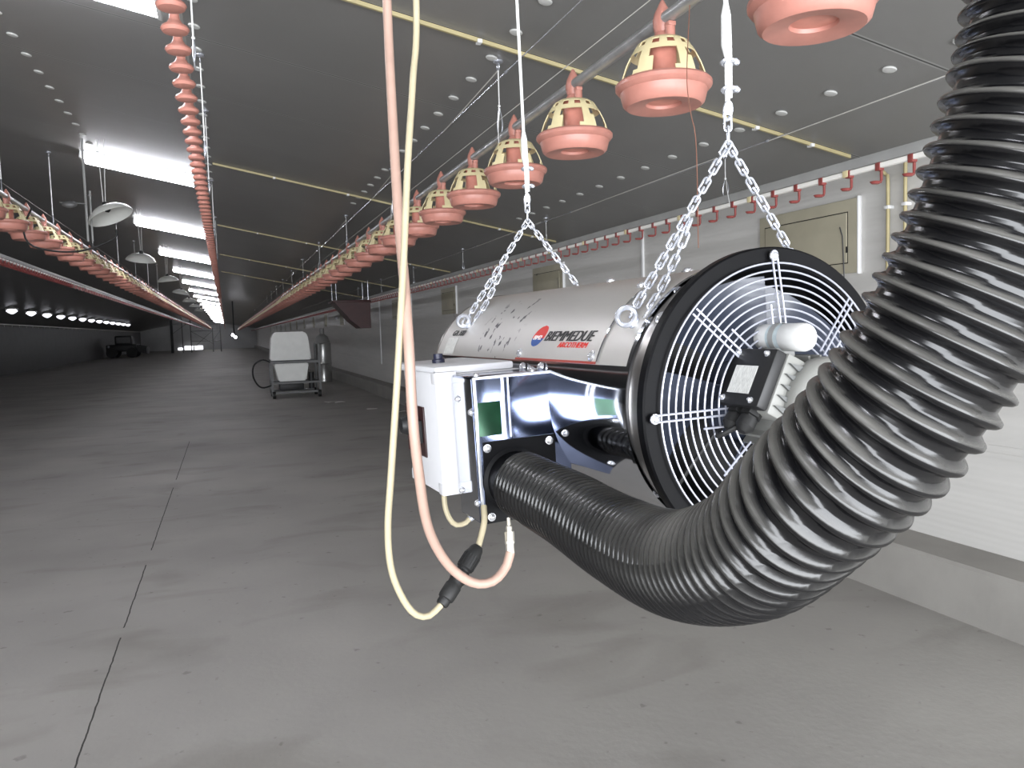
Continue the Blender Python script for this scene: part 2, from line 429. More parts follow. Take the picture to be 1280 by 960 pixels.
for k in range(16): g.box((-.018, .7 + k * .82, -.012), (.018, .74 + k * .82, .045), .003)
g.build('pipe_clip', m_cream, dl)['kind'] = 'stuff'
dl2 = drinker('drinker_line', 'drinker line of pink bell-shaped cups running below the tube lamp ends', -.107, 1.09 + EYE, 2.2, .2, bell_cup, m_pink, .02, 'drip_cup')
dl3 = drinker('drinker_line', 'dark drinker line hanging lowest beyond the far feeder pans', -2.87, 1.16 + EYE, 6.0, .2, bell_cup, m_cupred, .05, 'drip_cup', 60)
g = G(); g.box((XL + .25, 3, .93 + EYE - .03), (XL + .31, YF - 1, .93 + EYE + .02), .005)
for k in range(0, 70): g.box((XL + .27, 4 + k * 1.5, .93 + EYE - .12), (XL + .29, 4.03 + k * 1.5, .93 + EYE - .03))
tag(g.build('water_rail', m_pvc), 'white rail line running along the dark far side wall', 'rail')

# ------------------------------------------------------------------ hanging cords and winch cables
def drop_cord(name, label, x, y, zbot, group, loop=.16, ztop=None, curl=False, rad=.0035):
    zt = zc(x) if ztop is None else ztop
    t = thing(name, label, 'suspension line', (x, y, zbot), group)
    h = zt - zbot
    g = G(); g.lathe([(0, h - .002), (.028, h - .002), (.028, h - .012), (0, h - .012)], 12); g.torus((0, 0, h - .035), .018, .0035, (1, 0, 0), 14, 6); g.build('ceiling_hook', m_zinc, t)
    g = G(); g.cyl((0, 0, loop), (0, 0, h - .055), rad, 6); g.ball((0, 0, loop), .008, 8); g.build('cord', m_rope, t)
    g = G(); g.tube(spline([(0, 0, loop), (.006, -.026, loop * .4), (0, -.022, -.005), (0, 0, -.026), (0, .022, -.005), (-.004, .022, loop * .4), (0, 0, loop)], .012), rad * .8, 6); g.build('hanger_loop', m_zinc, t)
    if curl:
        g = G(); g.tube(spline([(0, -.01, loop * .9), (-.03, -.06, loop * .2), (-.05, -.12, -.10)], .02), rad * .8, 6); g.build('loose_tail', m_rope, t)
    return t
YS = [4.16, 7.10, 9.99, 13.03, 15.9, 18.7, 21.6, 24.5, 27.4, 30.3]
for i, y in enumerate(YS):
    drop_cord('suspension_line', ORD[i] + ' white drop cord holding up the feeder pipe over the heater', 1.47, y, PZ + .235, 'cords holding up the feeder line over the heater', .16, None, i in (0, 1, 3))
for i, y in enumerate([4.48, 7.58, 10.62, 13.7, 16.8, 19.9]):
    drop_cord('suspension_line', ORD[i] + ' drop cord holding up the red-cupped drinker line by the wall', 3.15, y, .757 + EYE + .085, 'cords holding up the drinker line by the wall', .1, None, i < 2, .003)
for i, y in enumerate([3.6, 5.4, 6.7, 9.6, 12.5]):
    drop_cord('suspension_line', ORD[i] + ' white drop cord holding up the pink bell-cup drinker line', -.065, y, 1.09 + EYE + .05, 'cords holding up the bell-cup drinker line', .1, None, False, .004)
for i, y in enumerate([7.95, 10.1, 12.9, 15.8, 18.7, 21.6, 24.5]):
    drop_cord('suspension_line', ORD[i] + ' drop cord holding up the feeder pipe beyond the tube lamps', LFX, y, LFZ + .235, 'cords holding up the far feeder line', .12, None, False, .005)
def winch(label, x, dz, y0, y1, knots, slants):
    t = thing('winch_cable', label, 'cable', (x, y0, zc(x) - dz))
    g = G(); g.cyl((0, 0, 0), (0, y1 - y0, 0), .0034, 6); g.build('cable', m_zinc, t)
    g = G()
    for y in knots: g.ball((0, y - y0, 0), .012, 8, (.7, 2.2, .7))
    g.build('cable_clamp', m_zinc, t)['kind'] = 'stuff'
    for a, b in slants:
        g = G(); g.cyl((0, a - y0, -.004), (-.05, b - y0, dz - .045), .0032, 6); g.build('branch_cord', m_wire, t)
    return t
winch('thin winch cable under the ceiling above the feeder line over the heater', 1.52, .045, 1.0, 60, [4.18, 7.4, 10.2, 13.2], [(y + 1.35, y) for y in YS[:6]])
winch('thin pale winch cable under the ceiling near the white wall', 3.15, .035, 1.2, 40, [4.05, 6.97, 10.0], [(4.05, 1.8), (6.97, 4.5), (10.0, 7.6)])
g = G(); g.tube(spline([(1.454, 2.25, 1.018 + EYE), (1.44, 2.25, .794 + EYE), (1.452, 2.25, .68 + EYE), (1.471, 2.25, .581 + EYE), (1.475, 2.25, .245 + EYE)], .03), .0016, 6)
tag(g.build('loose_string', m_rust), 'thin rust-coloured string dangling from the feeder pipe behind the heater', 'string')

# ------------------------------------------------------------------ tube lamps
def make_lamp():
    t = thing('tube_lamp', '', 'lamp')
    g = G(); g.prism([(-.22, -.002), (.22, -.002), (.205, -.012), (-.205, -.012)], -.58, .58, axis='x'); g.build('lamp_housing', m_whitem, t)
    g = G(); g.prism([(-.20, -.012), (.20, -.012), (.185, -.034), (.12, -.038), (-.12, -.038), (-.185, -.034)], -.56, .56, axis='x'); g.build('diffuser', m_diff, t)
    g = G(); g.cyl((-.575, -.15, -.058), (.575, -.15, -.058), .019, 14); g.cyl((-.575, .15, -.058), (.575, .15, -.058), .019, 14); g.build('fluorescent_tube', m_tube, t)
    g = G()
    for x in (-.568, .568): g.box((x - .012, -.18, -.080), (x + .012, .18, -.006), .004)
    g.build('tube_holder', m_whitem, t)
    return t
lp = None
for k in range(-1, 21):
    y = 4.60 + 5.12 * k; x = -.79
    lab = ('overhead lit tube lamp' if k < 0 else ORD[k] + ' lit tube lamp' if k < 12 else 'far small lit tube lamp beyond the twelfth') + ' in the ceiling row beside the bell-cup line'
    if not lp: lp = make_lamp(); lp['label'] = lab; lp['group'] = 'lit tube lamps in the ceiling row'; lp.rotation_euler = (0, math.atan(SL), 0); lp.location = (x, y, zc(x))
    else: copy_tree(lp, (x, y, zc(x)), lab)
# lamps of the other aisle, under the far slope of the roof
bl = None
for k in range(13):
    y = 36.5 + 3.3 * k; x = -8.0
    lab = ORD[k] + ' glowing bulb lamp in the row under the far roof slope' if k < 12 else 'last glowing bulb lamp at the end of the row under the far roof slope'
    if not bl:
        bl = thing('bulb_lamp', lab, 'lamp', (x, y, zc(x)), 'glowing bulb lamps under the far roof slope')
        g = G(); g.lathe([(0, 0), (.06, 0), (.10, -.04), (.24, -.10), (.24, -.12), (.10, -.11), (0, -.08)], 16); g.build('lamp_cap', m_dish, bl)
        g = G(); g.lathe([(0, -.10), (.09, -.10), (.17, -.15), (.21, -.19), (.13, -.26), (.04, -.31), (0, -.315)], 16); g.build('bulb', m_bulb, bl)
    else: copy_tree(bl, (x, y, zc(x)), lab)
# enamel dish brooders hanging in a row
bd = None
for k, (y, x, rx, ry) in enumerate([(8.7, -1.02, -.18, -.38), (13.4, -1.17, .25, .12), (18.2, -1.1, .1, -.1), (23.3, -1.1, .1, .2), (28.4, -1.1, .1, 0), (33.5, -1.1, 0, .1), (38.6, -1.1, .1, 0)]):
    z = 1.25 + EYE
    t = thing('dish_lamp', ['nearest pale dish lamp, hanging tilted on its rods', 'second nearest pale dish lamp, hanging level from two cords'][k] if k < 2 else ORD[k] + ' pale dish lamp hanging in the row beside the tube lamps', 'lamp', (x, y, z), 'dish lamps hanging beside the tube lamps')
    rm = Matrix.Rotation(rx, 4, 'X') @ Matrix.Rotation(ry, 4, 'Y')
    g = G(); g.lathe([(0, .07), (.05, .068), (.13, .045), (.19, .0), (.215, -.045), (.21, -.047), (.185, -.006), (.125, .037), (0, .06)], 28, rm); g.build('dish', m_dish, t)
    g = G(); g.lathe([(0, .11), (.02, .11), (.028, .07), (.028, .02), (0, .0)], 12, rm); g.build('lamp_holder', m_blackm, t)
    g = G(); tp = rm @ Vector((0, 0, .1)); h = zc(x) - z
    for dx in (-.03, .03): g.cyl(tp + Vector((dx * .3, 0, 0)), (tp.x + dx, tp.y, h), .004, 6)
    g.build('suspension_cord', m_rope, t)
    if k == 0:
        g = G(); g.cyl((-.20, .02, -.28), (-.20, .02, h), .011, 8); g.cyl((-.16, .02, -.28), (-.16, .02, h - .5), .009, 8); g.build('support_rod', m_alu, t)
        g = G(); g.ball((-.34, .0, .07), .05, 10, (1.4, .5, .7)); g.tube([(-.42, 0, .09), (-.2, 0, .08)], .008, 6); g.build('clamp', m_frame, t)
        g = G(); g.tube(spline([(-.62, -.2, .0), (-.70, -.2, -.2), (-.62, -.2, -.36), (-.3, 0, -.38), (.02, .05, -.25), (.05, .05, -.15)], .05), .009, 8); g.build('lamp_cable', m_rubber, t)

# ------------------------------------------------------------------ inlets along the white wall
il = None
for k in range(16):
    y0 = 4.0 + 4.66 * k
    lab = (ORD[k] + ' beige air inlet panel on the white wall') if k < 12 else 'tiny far beige air inlet panel on the white wall'
    if not il:
        il = thing('air_inlet', lab, 'air inlet', (XR, y0, .29 + EYE), 'air inlets along the white wall')
        il.scale = (.4, 1, 1)
        g = G(); g.box((-.07, 0, -.0), (0, .97, .47), .006); g.build('inlet_frame', m_beige, il)
        g = G(); g.box((-.085, .085, .07), (-.068, .90, .385), .004); g.build('flap', m_beige, il)
        g = G()
        for a, b in (((-.0695, .078, .062), (-.0711, .907, .068)), ((-.0695, .078, .387), (-.0711, .907, .393)), ((-.0695, .076, .062), (-.0711, .082, .393)), ((-.0695, .903, .062), (-.0711, .909, .393))): g.box(a, b)
        g.box((-.09, .078, .13), (-.068, .088, .17)); g.ball((-.088, .80, .385), .013, 8); g.build('hinge', m_dark, il)
        g = G(); g.tube([(-.09, .10, -.05), (-.095, .115, .24), (-.09, .14, .30)], .005, 6); g.tube([(-.09, .10, -.05), (-.02, .16, -.06)], .004, 6); g.build('pull_wire', m_frame, il)
        g = G(); g.box((-.074, -.012, -.01), (0, -.001, .48), .003); g.build('painted_lit_edge', m_whitem, il)  # white strip paints in the light caught by the frame's near side
    else: copy_tree(il, (XR, y0, .29 + EYE), lab)
for k, (y, zt) in enumerate(((3.75, .90), (3.62, .90))):
    t = thing('supply_pipe', ('yellowed water pipe bent down the white wall beside the first inlet', 'straight yellowed water pipe down the white wall behind the hose')[k], 'pipe', (XR - .03, y, EYE + .2))
    g = G()
    if k == 0: g.tube(spline([(-.10, .08, zt - .14), (-.06, .06, zt - .18), (0, .02, zt - .24), (0, 0, zt - .30), (0, 0, .1), (0, 0, 0)], .02), .011, 10)
    else: g.cyl((0, 0, 0), (0, 0, zt - .2), .011, 10)
    g.build('water_pipe', m_yellow, t)
    g = G()
    for z in (.15, .45): g.box((-.016, -.018, z), (.03, .018, z + .02), .003)
    g.build('pipe_bracket', m_whitem, t)
for k, (y, lab) in enumerate(((6.77, 'pale cover strip on the white wall between first and second inlets'), (16.9, 'pale cover strip on the white wall beyond the third inlet'), (20.7, 'tall thin pale cover strip on the dim far part of the wall'))):
    g = G(); g.box((XR - .02, y - .02, .75), (XR, y + .02, ZE - .1), .003); tag(g.build('cover_strip', m_whitem), lab, 'strip')

# ------------------------------------------------------------------ the heater
HM = Matrix(((0.9978934613, -0.0523359562, -0.0383351992, 0.8993794), (0.0522973803, 0.9986295348, -0.0020090627, 1.15), (0.0383878091, 0, 0.9992629164, 1.4398214), (0, 0, 0, 1)))
HT = thing('space_heater', 'stainless cylindrical space heater hanging from two chain slings', 'heater')
HT.matrix_world = HM
def Wd(p): return HM @ Vector(p)
def film_mat():
    """stainless sheet still wearing its dull protective film, torn and smeared in places"""
    m = M('filmed_stainless', (188, 185, 181), .42, .35, var=.05, scale=9, stretch=(1, .35, 1), bump=.06, bscale=30)
    nt = m.node_tree; b = nt.nodes['Principled BSDF']; L = nt.links
    src = b.inputs['Base Color'].links[0].from_socket
    tc = nt.nodes.new('ShaderNodeTexCoord')
    vm = nt.nodes.new('ShaderNodeMapping'); vm.inputs['Scale'].default_value = (1, 1, .7); L.new(tc.outputs['Object'], vm.inputs[0])
    n = nt.nodes.new('ShaderNodeTexNoise'); n.inputs['Scale'].default_value = 34; n.inputs['Detail'].default_value = 3; L.new(vm.outputs[0], n.inputs['Vector'])
    rp = nt.nodes.new('ShaderNodeMapRange'); rp.inputs[1].default_value = .60; rp.inputs[2].default_value = .635; L.new(n.outputs['Fac'], rp.inputs[0])
    # the torn patches sit on the flank beside the name plate
    ds = nt.nodes.new('ShaderNodeVectorMath'); ds.operation = 'DISTANCE'; L.new(tc.outputs['Object'], ds.inputs[0]); ds.inputs[1].default_value = (-.19, .76, .16)
    mr = nt.nodes.new('ShaderNodeMapRange'); mr.inputs[1].default_value = .15; mr.inputs[2].default_value = .10; L.new(ds.outputs['Value'], mr.inputs[0])
    mu = nt.nodes.new('ShaderNodeMath'); mu.operation = 'MULTIPLY'; L.new(rp.outputs[0], mu.inputs[0]); L.new(mr.outputs[0], mu.inputs[1])
    mx = nt.nodes.new('ShaderNodeMix'); mx.data_type = 'RGBA'; L.new(mu.outputs[0], mx.inputs[0]); L.new(src, mx.inputs[6]); mx.inputs[7].default_value = srgb((66, 60, 66)) + (1,)
    L.new(mx.outputs[2], b.inputs['Base Color'])
    return m
m_film = film_mat()
m_steel = M('polished_stainless', (196, 198, 204), .07, 1.0, var=.04, scale=5, stretch=(1, .3, 1))
m_brushed = M('brushed_stainless', (150, 146, 142), .3, .9, var=.12, scale=14, stretch=(1, .2, 1))
m_redfilm = M('red_film_edge', (150, 60, 50), .5)
def arc(g, R, y0, y1, a0, a1, n, ny=1):
    rows = [[g.bm.verts.new((R * math.cos(math.radians(a0 + (a1 - a0) * k / n)), y0 + (y1 - y0) * j / ny, R * math.sin(math.radians(a0 + (a1 - a0) * k / n)))) for k in range(n + 1)] for j in range(ny + 1)]
    for j in range(ny):
        for k in range(n): g.face([rows[j][k], rows[j][k + 1], rows[j + 1][k + 1], rows[j + 1][k]])
g = G(); arc(g, .2465, .085, 1.20, 12, 161, 72, 4); g.build('upper_cover', m_film, HT, .0016)
g = G(); arc(g, .2450, .085, 1.20, 155, 380, 110, 2)
g.build('lower_shell', m_steel, HT, .0016)
g = G(); arc(g, .2445, .0, .090, 0, 360, 120); g.build('fan_housing', m_brushed, HT, .002)
g = G(); g.lathe([(.2465, .078), (.2510, .079), (.2510, .090), (.2465, .091)], 120, Matrix.Rotation(-PI / 2, 4, 'X')); g.build('band_clamp', m_steel, HT)
g = G(); g.lathe([(.2445, 1.195), (.249, 1.20), (.249, 1.208), (.215, 1.215), (.19, 1.25), (.19, 1.262), (.175, 1.262), (.175, 1.15)], 96, Matrix.Rotation(-PI / 2, 4, 'X')); g.build('outlet_cone', m_brushed, HT)
# removable panel carrying the maker's name
g = G(); arc(g, .2495, .20, .588, 112, 160, 32); pl = g.build('access_panel', m_film, HT, .0014)
g = G(); arc(g, .2500, .205, .588, 160, 161.1, 2); g.build('panel_edge', m_redfilm, pl, .0014)
g = G(); arc(g, .2502, .1985, .2025, 112, 160, 32); g.build('panel_rim', m_steel, pl, .0014)
def on_cyl(v, R, y0, a0, ysc):
    """flat lettering laid on the curved sheet: u runs towards the fan end, v up the curve"""
    th = math.radians(a0) - v.y / R
    return Vector(((R + v.z) * math.cos(th), y0 - v.x * ysc, (R + v.z) * math.sin(th)))
def lettering(text, size, bold, shear, width, y0, a0, mat, name, parent, R=.2509, lift=0.0, thick=0.0):
    cu = bpy.data.curves.new('lettering', 'FONT'); cu.body = text; cu.size = size; cu.shear = shear; cu.offset = bold; cu.extrude = .0002; cu.space_character = 1.0; cu.resolution_u = 4
    o = bpy.data.objects.new('lettering', cu); COL.objects.link(o)
    dg = bpy.context.evaluated_depsgraph_get(); dg.update()
    me = bpy.data.meshes.new_from_object(o.evaluated_get(dg)); bpy.data.objects.remove(o)
    x0 = min(v.co.x for v in me.vertices); x1 = max(v.co.x for v in me.vertices)
    if thick:
        b2 = bmesh.new()
        for k in range(-2, 3):
            n0 = len(b2.verts); b2.from_mesh(me); b2.verts.ensure_lookup_table()
            for v in b2.verts[n0:]: v.co.x += k * thick * .5; v.co.z += (k + 2) * .00004
        b2.to_mesh(me); b2.free()
    for v in me.vertices:
        c = v.co.copy(); c.x = (c.x - x0) * (width / (x1 - x0)); c.z += lift
        v.co = on_cyl(c, R, y0, a0, 1.0)
    me.materials.clear(); me.materials.append(mat)
    ob = bpy.data.objects.new(name, me); COL.objects.link(ob); ob.parent = parent
    return ob
lettering('BIEMMEDUE', .034, .0, .35, .222, .462, 150.6, m_txtblack, 'maker_lettering', pl, thick=.0017)
lettering('ARCOTHERM', .017, .0, .35, .130, .385, 153.9, m_txtred, 'maker_lettering', pl, thick=.0010)
lettering('GA 100', .026, .0, .30, .10, 1.115, 147.0, m_txtblack, 'model_lettering', HT, .2490, thick=.0016)
g = G(); n = 40
def oval(g, v0, v1, mi):
    g.mi = mi; k = 10; A = []
    for i in range(k + 1):
        v = v0 + (v1 - v0) * i / k; hw = .030 * math.sqrt(max(0, 1 - (v / .0265) ** 2)); sh = v * .35
        A.append([g.bm.verts.new(on_cyl(Vector((sh - hw + 2 * hw * j / 8, v, 0)), .2508, .497, 147.7, 1.0)) for j in range(9)])
    for i in range(k):
        for j in range(8): g.face([A[i][j], A[i][j + 1], A[i + 1][j + 1], A[i + 1][j]], False)
oval(g, -.0265, -.0065, 1); oval(g, -.0065, .0265, 0)
bm_o = g.build('maker_emblem', [m_txtred, m_txtblue], pl, .0003)
lettering('BM2', .0150, .0, .25, .040, .520, 150.0, m_txtwhite, 'emblem_lettering', pl, .2516, thick=.0008)
# label strip near the outlet end
g = G(); arc(g, .2486, 1.05, 1.135, 148.5, 160, 12); g.build('data_label', m_label, HT, .0006)
# screws
def screw(g, p, nrm, r=.0075):
    q = Vector(nrm).to_track_quat('Z', 'Y').to_matrix().to_4x4()
    mt = Matrix.Translation(p) @ q
    g.lathe([(0, -.002), (r * 1.35, -.002), (r * 1.35, .001), (r, .0015), (r * .95, .004), (r * .6, .0062), (r * .25, .0066), (0, .0055)], 14, mt)
def cylp(a, y, R): a = math.radians(a); return (R * math.cos(a), y, R * math.sin(a)), (math.cos(a), 0, math.sin(a))
for a, y in ((157.6, .57), (157.6, .225), (165.0, .535), (164.2, .44), (116, .23)):
    g = G(); p, nn = cylp(a, y, .2505); screw(g, p, nn, .0085); g.build('screw', m_bolt, pl if a != 165.0 and a != 164.2 else HT)
for a, y in ((118, .045), (139, .05), (221, .05), (62, .05), (95, .5), (95, .2)):
    g = G(); p, nn = cylp(a, y, .248); screw(g, p, nn, .009); g.build('screw', m_bolt, HT)
# lifting eyes
EYES = [(141.5, .126), (139, 1.025), (40, .126), (40, 1.025)]
for a, y in EYES:
    g = G(); p, nn = cylp(a, y, .247); c = Vector(p) + Vector(nn) * .022
    g.torus(c, .017, .005, (.35 * nn[2], .85, -.35 * nn[0]), 22, 8); g.lathe([(0, -.004), (.012, -.004), (.012, .003), (0, .003)], 14, Matrix.Translation(p) @ Vector(nn).to_track_quat('Z', 'Y').to_matrix().to_4x4())
    g.build('lifting_eye', m_zinc, HT)
# fan ring and guard
FY = Matrix.Rotation(-PI / 2, 4, 'X')       # lathe z -> local y
g = G(); g.lathe([(.240, -.012), (.2685, -.012), (.2715, -.009), (.2715, .008), (.268, .008), (.268, -.006), (.243, -.006), (.240, .06), (.236, .06), (.237, -.008)], 160, FY, closed=True); g.build('fan_ring', m_black, HT)
g = G(); g.lathe([(.243, .005), (.240, .20), (0, .205)], 64, FY); g.build('fan_backing', m_blackm, HT)
gd = bpy.data.objects.new('fan_guard', None)
bpy.data.objects.remove(gd)
g = G()
for k in range(11): g.torus((0, -.020 - .014 * (10 - abs(10 - k)) / 10, 0), .243 - .0132 * k, .0017, (0, 1, 0), 110, 6)
for s in range(8):
    a = PI / 2 + s * PI / 4; u = Vector((math.cos(a), 0, math.sin(a))); v = Vector((-math.sin(a), 0, math.cos(a)))
    long_ = s % 2 == 0
    for d in (-.0055, .0055):
        r1 = .258 if long_ else .240
        P0 = u * r1 + v * d + Vector((0, -.022, 0)); P1 = u * .115 + v * d + Vector((0, -.040, 0))
        g.tube([P0, P0 * .9 + P1 * .1, P1], .0019, 6)
    if long_:
        c = u * .258 + Vector((0, -.022, 0))
        g.tube([c + v * (.0055 * math.cos(t)) + u * (.0055 * math.sin(t)) for t in [PI * k / 8 for k in range(9)]], .0019, 6)
    for d in ((.024,) if long_ else (-.02,)):
        g.tube([u * .172 + v * d + Vector((0, -.036, 0)), u * .098 + v * d + Vector((0, -.043, 0))], .0019, 6)
gd = g.build('fan_guard', m_grill, HT)
for s in range(0, 8, 2):
    a = PI / 2 + s * PI / 4
    g = G(); screw(g, (.255 * math.cos(a), -.021, .255 * math.sin(a)), (0, -1, 0), .0065); g.build('guard_screw', m_bolt, gd)
g = G()
for k in range(5):
    a0 = 2 * PI * k / 5 + .55; rows = []
    for i in range(9):
        r = .07 + (.222 - .07) * i / 8; half = .30 + .20 * i / 8
        rows.append([g.bm.verts.new((r * math.cos(a0 + half * (2 * j / 10 - 1) + .25 * i / 8), .055 + .045 * (2 * j / 10 - 1) + .008 * math.sin(PI * j / 10), r * math.sin(a0 + half * (2 * j / 10 - 1) + .25 * i / 8))) for j in range(11)])
    for i in range(8):
        for j in range(10): g.face([rows[i][j], rows[i][j + 1], rows[i + 1][j + 1], rows[i + 1][j]])
m_blade = M('blade_painted_sheen', (58, 63, 76), .22, var=.1)  # lighter bluish base colour imitates the sheen on black blades
fan = g.build('fan_blades', m_blade, HT, .003)
g = G(); g.lathe([(0, .02), (.075, .02), (.08, .03), (.08, .09), (0, .095)], 32, FY); g.build('hub', m_blade, fan)
# motor on the fan axis
g = G()
g.lathe([(0, .015), (.070, .015), (.074, .005), (.074, -.11), (.082, -.115), (.084, -.125), (.084, -.138), (.078, -.150), (.060, -.160), (.030, -.163), (0, -.163)], 48, FY)
for k in range(22):
    a = 2 * PI * k / 22
    if 100 < math.degrees(a) < 200: continue
    g.box((.070, -.108, -.0022), (.086, .010, .0022), 0, Matrix.Rotation(-a, 4, 'Y'))
mo = g.build('motor', m_motor, HT)
g = G(); g.lathe([(.060, -.1605), (.066, -.1585), (.060, -.1565)], 48, FY); g.build('end_cap_ring', m_whitem, mo)
TB = Matrix.Rotation(-math.radians(152), 4, 'Y')       # +x turned up to the side the terminal box faces
g = G(); g.box((.066, -.125, -.052), (.105, -.02, .052), .004, TB)
g.mi = 1
for k in range(5):
    z = -.042 + .018 * k
    g.prism([(.070, z), (.101, z + .006), (.072, z + .013)], -.131, -.1255, TB, axis='y')  # dark grey wedges stand in for the shaded notches between fins
g.build('box_base', [m_motor, m_motor_d], mo)
g = G(); g.box((.105, -.124, -.050), (.128, -.020, .050), .005, TB); tb = g.build('terminal_box', m_blackm, mo)
g = G(); g.box((.1282, -.095, -.018), (.1290, -.042, .030), 0, TB); g.build('data_plate', m_label, tb)
for dy, dz in ((-.105, -.04), (-.105, .04), (-.037, -.04), (-.037, .04)):
    g = G(); screw(g, TB @ Vector((.128, dy, dz)), TB.to_3x3() @ Vector((1, 0, 0)), .004); g.build('lid_screw', m_bolt, tb)
for i, yy in enumerate((-.085, -.052)):
    g = G(); A = TB @ Vector((.10, yy, .05)); D = (TB.to_3x3() @ Vector((.25, -.1, 1))).normalized()
    q = Matrix.Translation(A) @ D.to_track_quat('Z', 'Y').to_matrix().to_4x4()
    g.lathe([(0, -.004), (.017, -.004), (.017, .010), (.013, .011), (.013, .016)], 6, q, smooth=False); g.lathe([(.015, .014), (.016, .030), (.009, .038), (.007, .040), (0, .040)], 12, q)
    g.build('cable_gland', m_rubber, mo)
A = TB @ Vector((.105, -.085, .09)); B2 = TB @ Vector((.105, -.052, .09))
g = G(); g.tube(spline([TB @ Vector((.108, -.07, .082)), TB @ Vector((.12, -.05, .105)), (-.13, -.02, -.03), (-.19, -.005, -.10), (-.21, .01, -.14)], .012), .0045, 8); g.build('motor_cable', m_rubber, mo)
g = G(); g.lathe([(0, -.018), (.019, -.018), (.0225, -.023), (.0225, -.050)], 28, Matrix.Translation((-.030, 0, .117)) @ FY); g.lathe([(.0225, -.078), (.0232, -.079), (.0232, -.118), (.021, -.123), (.014, -.124), (.013, -.122), (0, -.122)], 28, Matrix.Translation((-.030, 0, .117)) @ FY)
g.mi = 1; g.lathe([(.0226, -.05), (.0226, -.079)], 28, Matrix.Translation((-.030, 0, .117)) @ FY)
g.build('capacitor', [m_cap, M('capacitor_band', (176, 188, 192), .4, var=.2, scale=60)], mo)
g = G(); g.lathe([(.0236, -.058), (.0244, -.058), (.0244, -.07), (.0236, -.07)], 24, Matrix.Translation((-.030, 0, .117)) @ FY); g.box((-.05, -.075, .075), (-.012, -.05, .1)); g.build('capacitor_clip', m_alu, mo)
# burner box on the flank
BX0, BX1, BY0, BY1, BZ0, BZ1 = -.412, -.20, .40, .53, -.243, .062
g = G()
g.box((BX0, BY0, BZ0), (BX1, BY1, BZ1), .0025); bb = g.build('burner_box', M('stainless_painted_blue_reflection', (128, 138, 166), .12, 1.0, var=.18, scale=9), HT)  # bluish base colour stands in for the reflection in the steel
g = G(); g.box((BX0 - .0015, BY0 + .012, BZ0 + .004), (BX0, BY1 - .002, BZ1 - .004)); g.build('side_sheet', m_steel, bb)
g = G(); g.box((BX0 - .002, BY0 - .004, BZ0), (BX0 + .005, BY0, BZ1), .001); g.box((BX0, BY0 - .004, BZ1 - .005), (-.236, BY0, BZ1 + .001), .001); g.build('edge_fold', m_zinc, bb)
g = G(); g.box((-.352, BY0 - .002, -.068), (-.346, BY0, BZ1 - .004)); g.box((-.338, BY0 - .002, -.068), (-.335, BY0, BZ1 - .004)); g.build('seam_strip', m_zinc, bb)
g = G(); g.box((BX0 + .006, BY0 - .0012, -.060), (-.356, BY0 - .0004, .010)); g.build('green_reflection_patch', m_green, bb)  # green patch imitates a reflection in the steel front
g = G(); g.prism([(-.404, -.241), (-.240, -.241), (-.2385, -.072), (-.402, -.072)], BY0 - .005, BY0 - .0006, axis='y'); fl = g.build('hose_flange', m_black, bb)
for x, z in ((-.393, -.085), (-.252, -.085), (-.393, -.228), (-.256, -.228)):
    g = G(); screw(g, (x, BY0 - .005, z), (0, -1, 0), .0065); g.build('flange_screw', m_bolt, fl)
g = G(); g.lathe([(.050, BY0 - .003), (.068, BY0 - .006), (.060, BY0 - .010), (.058, BY0 - .10), (.052, BY0 - .10)], 48, Matrix.Translation((-.338, 0, -.157)) @ FY); g.build('hose_spigot', m_black, fl)
for y, z in ((.418, -.01), (.418, -.20), (.50, .012), (.515, -.19)):
    g = G(); screw(g, (BX0 - .0015, y, z), (-1, 0, 0), .006); g.build('side_screw', m_bolt, bb)
for x, y in ((-.39, .44), (-.25, .47), (-.27, .42)):
    g = G(); screw(g, (x, y, BZ1), (0, 0, 1), .007); g.build('top_screw', m_bolt, bb)
# control box
CX0, CY0, CY1, CZ0, CZ1 = -.447, .545, .795, -.204, .068
g = G(); g.box((-.43, CY0 + .006, CZ0 + .006), (-.24, CY1 - .006, CZ1 - .006), .004); cb = g.build('control_box', m_box, HT)
g = G(); g.box((CX0, CY0, CZ0), (CX0 + .048, CY1, CZ1), .005)
for z in (CZ0 - .001, CZ1 - .026): g.box((CX0 - .001, CY0 - .0015, z), (CX0 + .050, CY0 + .03, z + .027), .003); g.box((CX0 - .001, CY1 - .03, z), (CX0 + .050, CY1 + .0015, z + .027), .003)
lid = g.build('lid', m_box, cb)
g = G(); g.box((-.44, CY0 + .02, CZ1 - .006), (-.25, CY1 + .12, CZ1 + .012), .006); g.build('top_cover', m_box, cb)
g = G(); g.box((CX0 - .004, .645, -.132), (CX0 + .0, .80 - .004, -.014), .001); sp = g.build('switch_plate', M('switch_plate_dark', (48, 28, 28), .35, var=.1), lid)
g = G(); g.box((CX0 - .0045, .725, -.130), (CX0 - .0040, .792, -.016)); g.build('red_panel', m_darkred, sp)
g = G(); g.box((CX0 - .030, .655, -.100), (CX0 - .004, .676, -.045), .004); g.build('toggle_switch', m_blackm, sp)
g = G(); g.lathe([(0, 0), (.024, 0), (.024, .012), (.018, .026), (0, .028)], 18, Matrix.Translation((CX0 - .004, .755, -.065)) @ Matrix.Rotation(-PI / 2, 4, 'Y')); g.build('rotary_knob', m_blackm, sp)
g = G(); g.lathe([(0, 0), (.016, 0), (.016, .008), (.012, .010), (.012, .022), (0, .022)], 10, Matrix.Translation((-.375, .74, CZ1 + .012)), smooth=False); g.build('reset_button', M('navy_plastic', (36, 38, 60), .4), cb)
g = G(); g.tube(spline([(-.429, .60, -.200), (-.427, .60, -.250), (-.410, .60, -.285), (-.385, .60, -.288), (-.368, .60, -.276)], .012), .0062, 8); lc = g.build('link_cable', m_cable, cb)
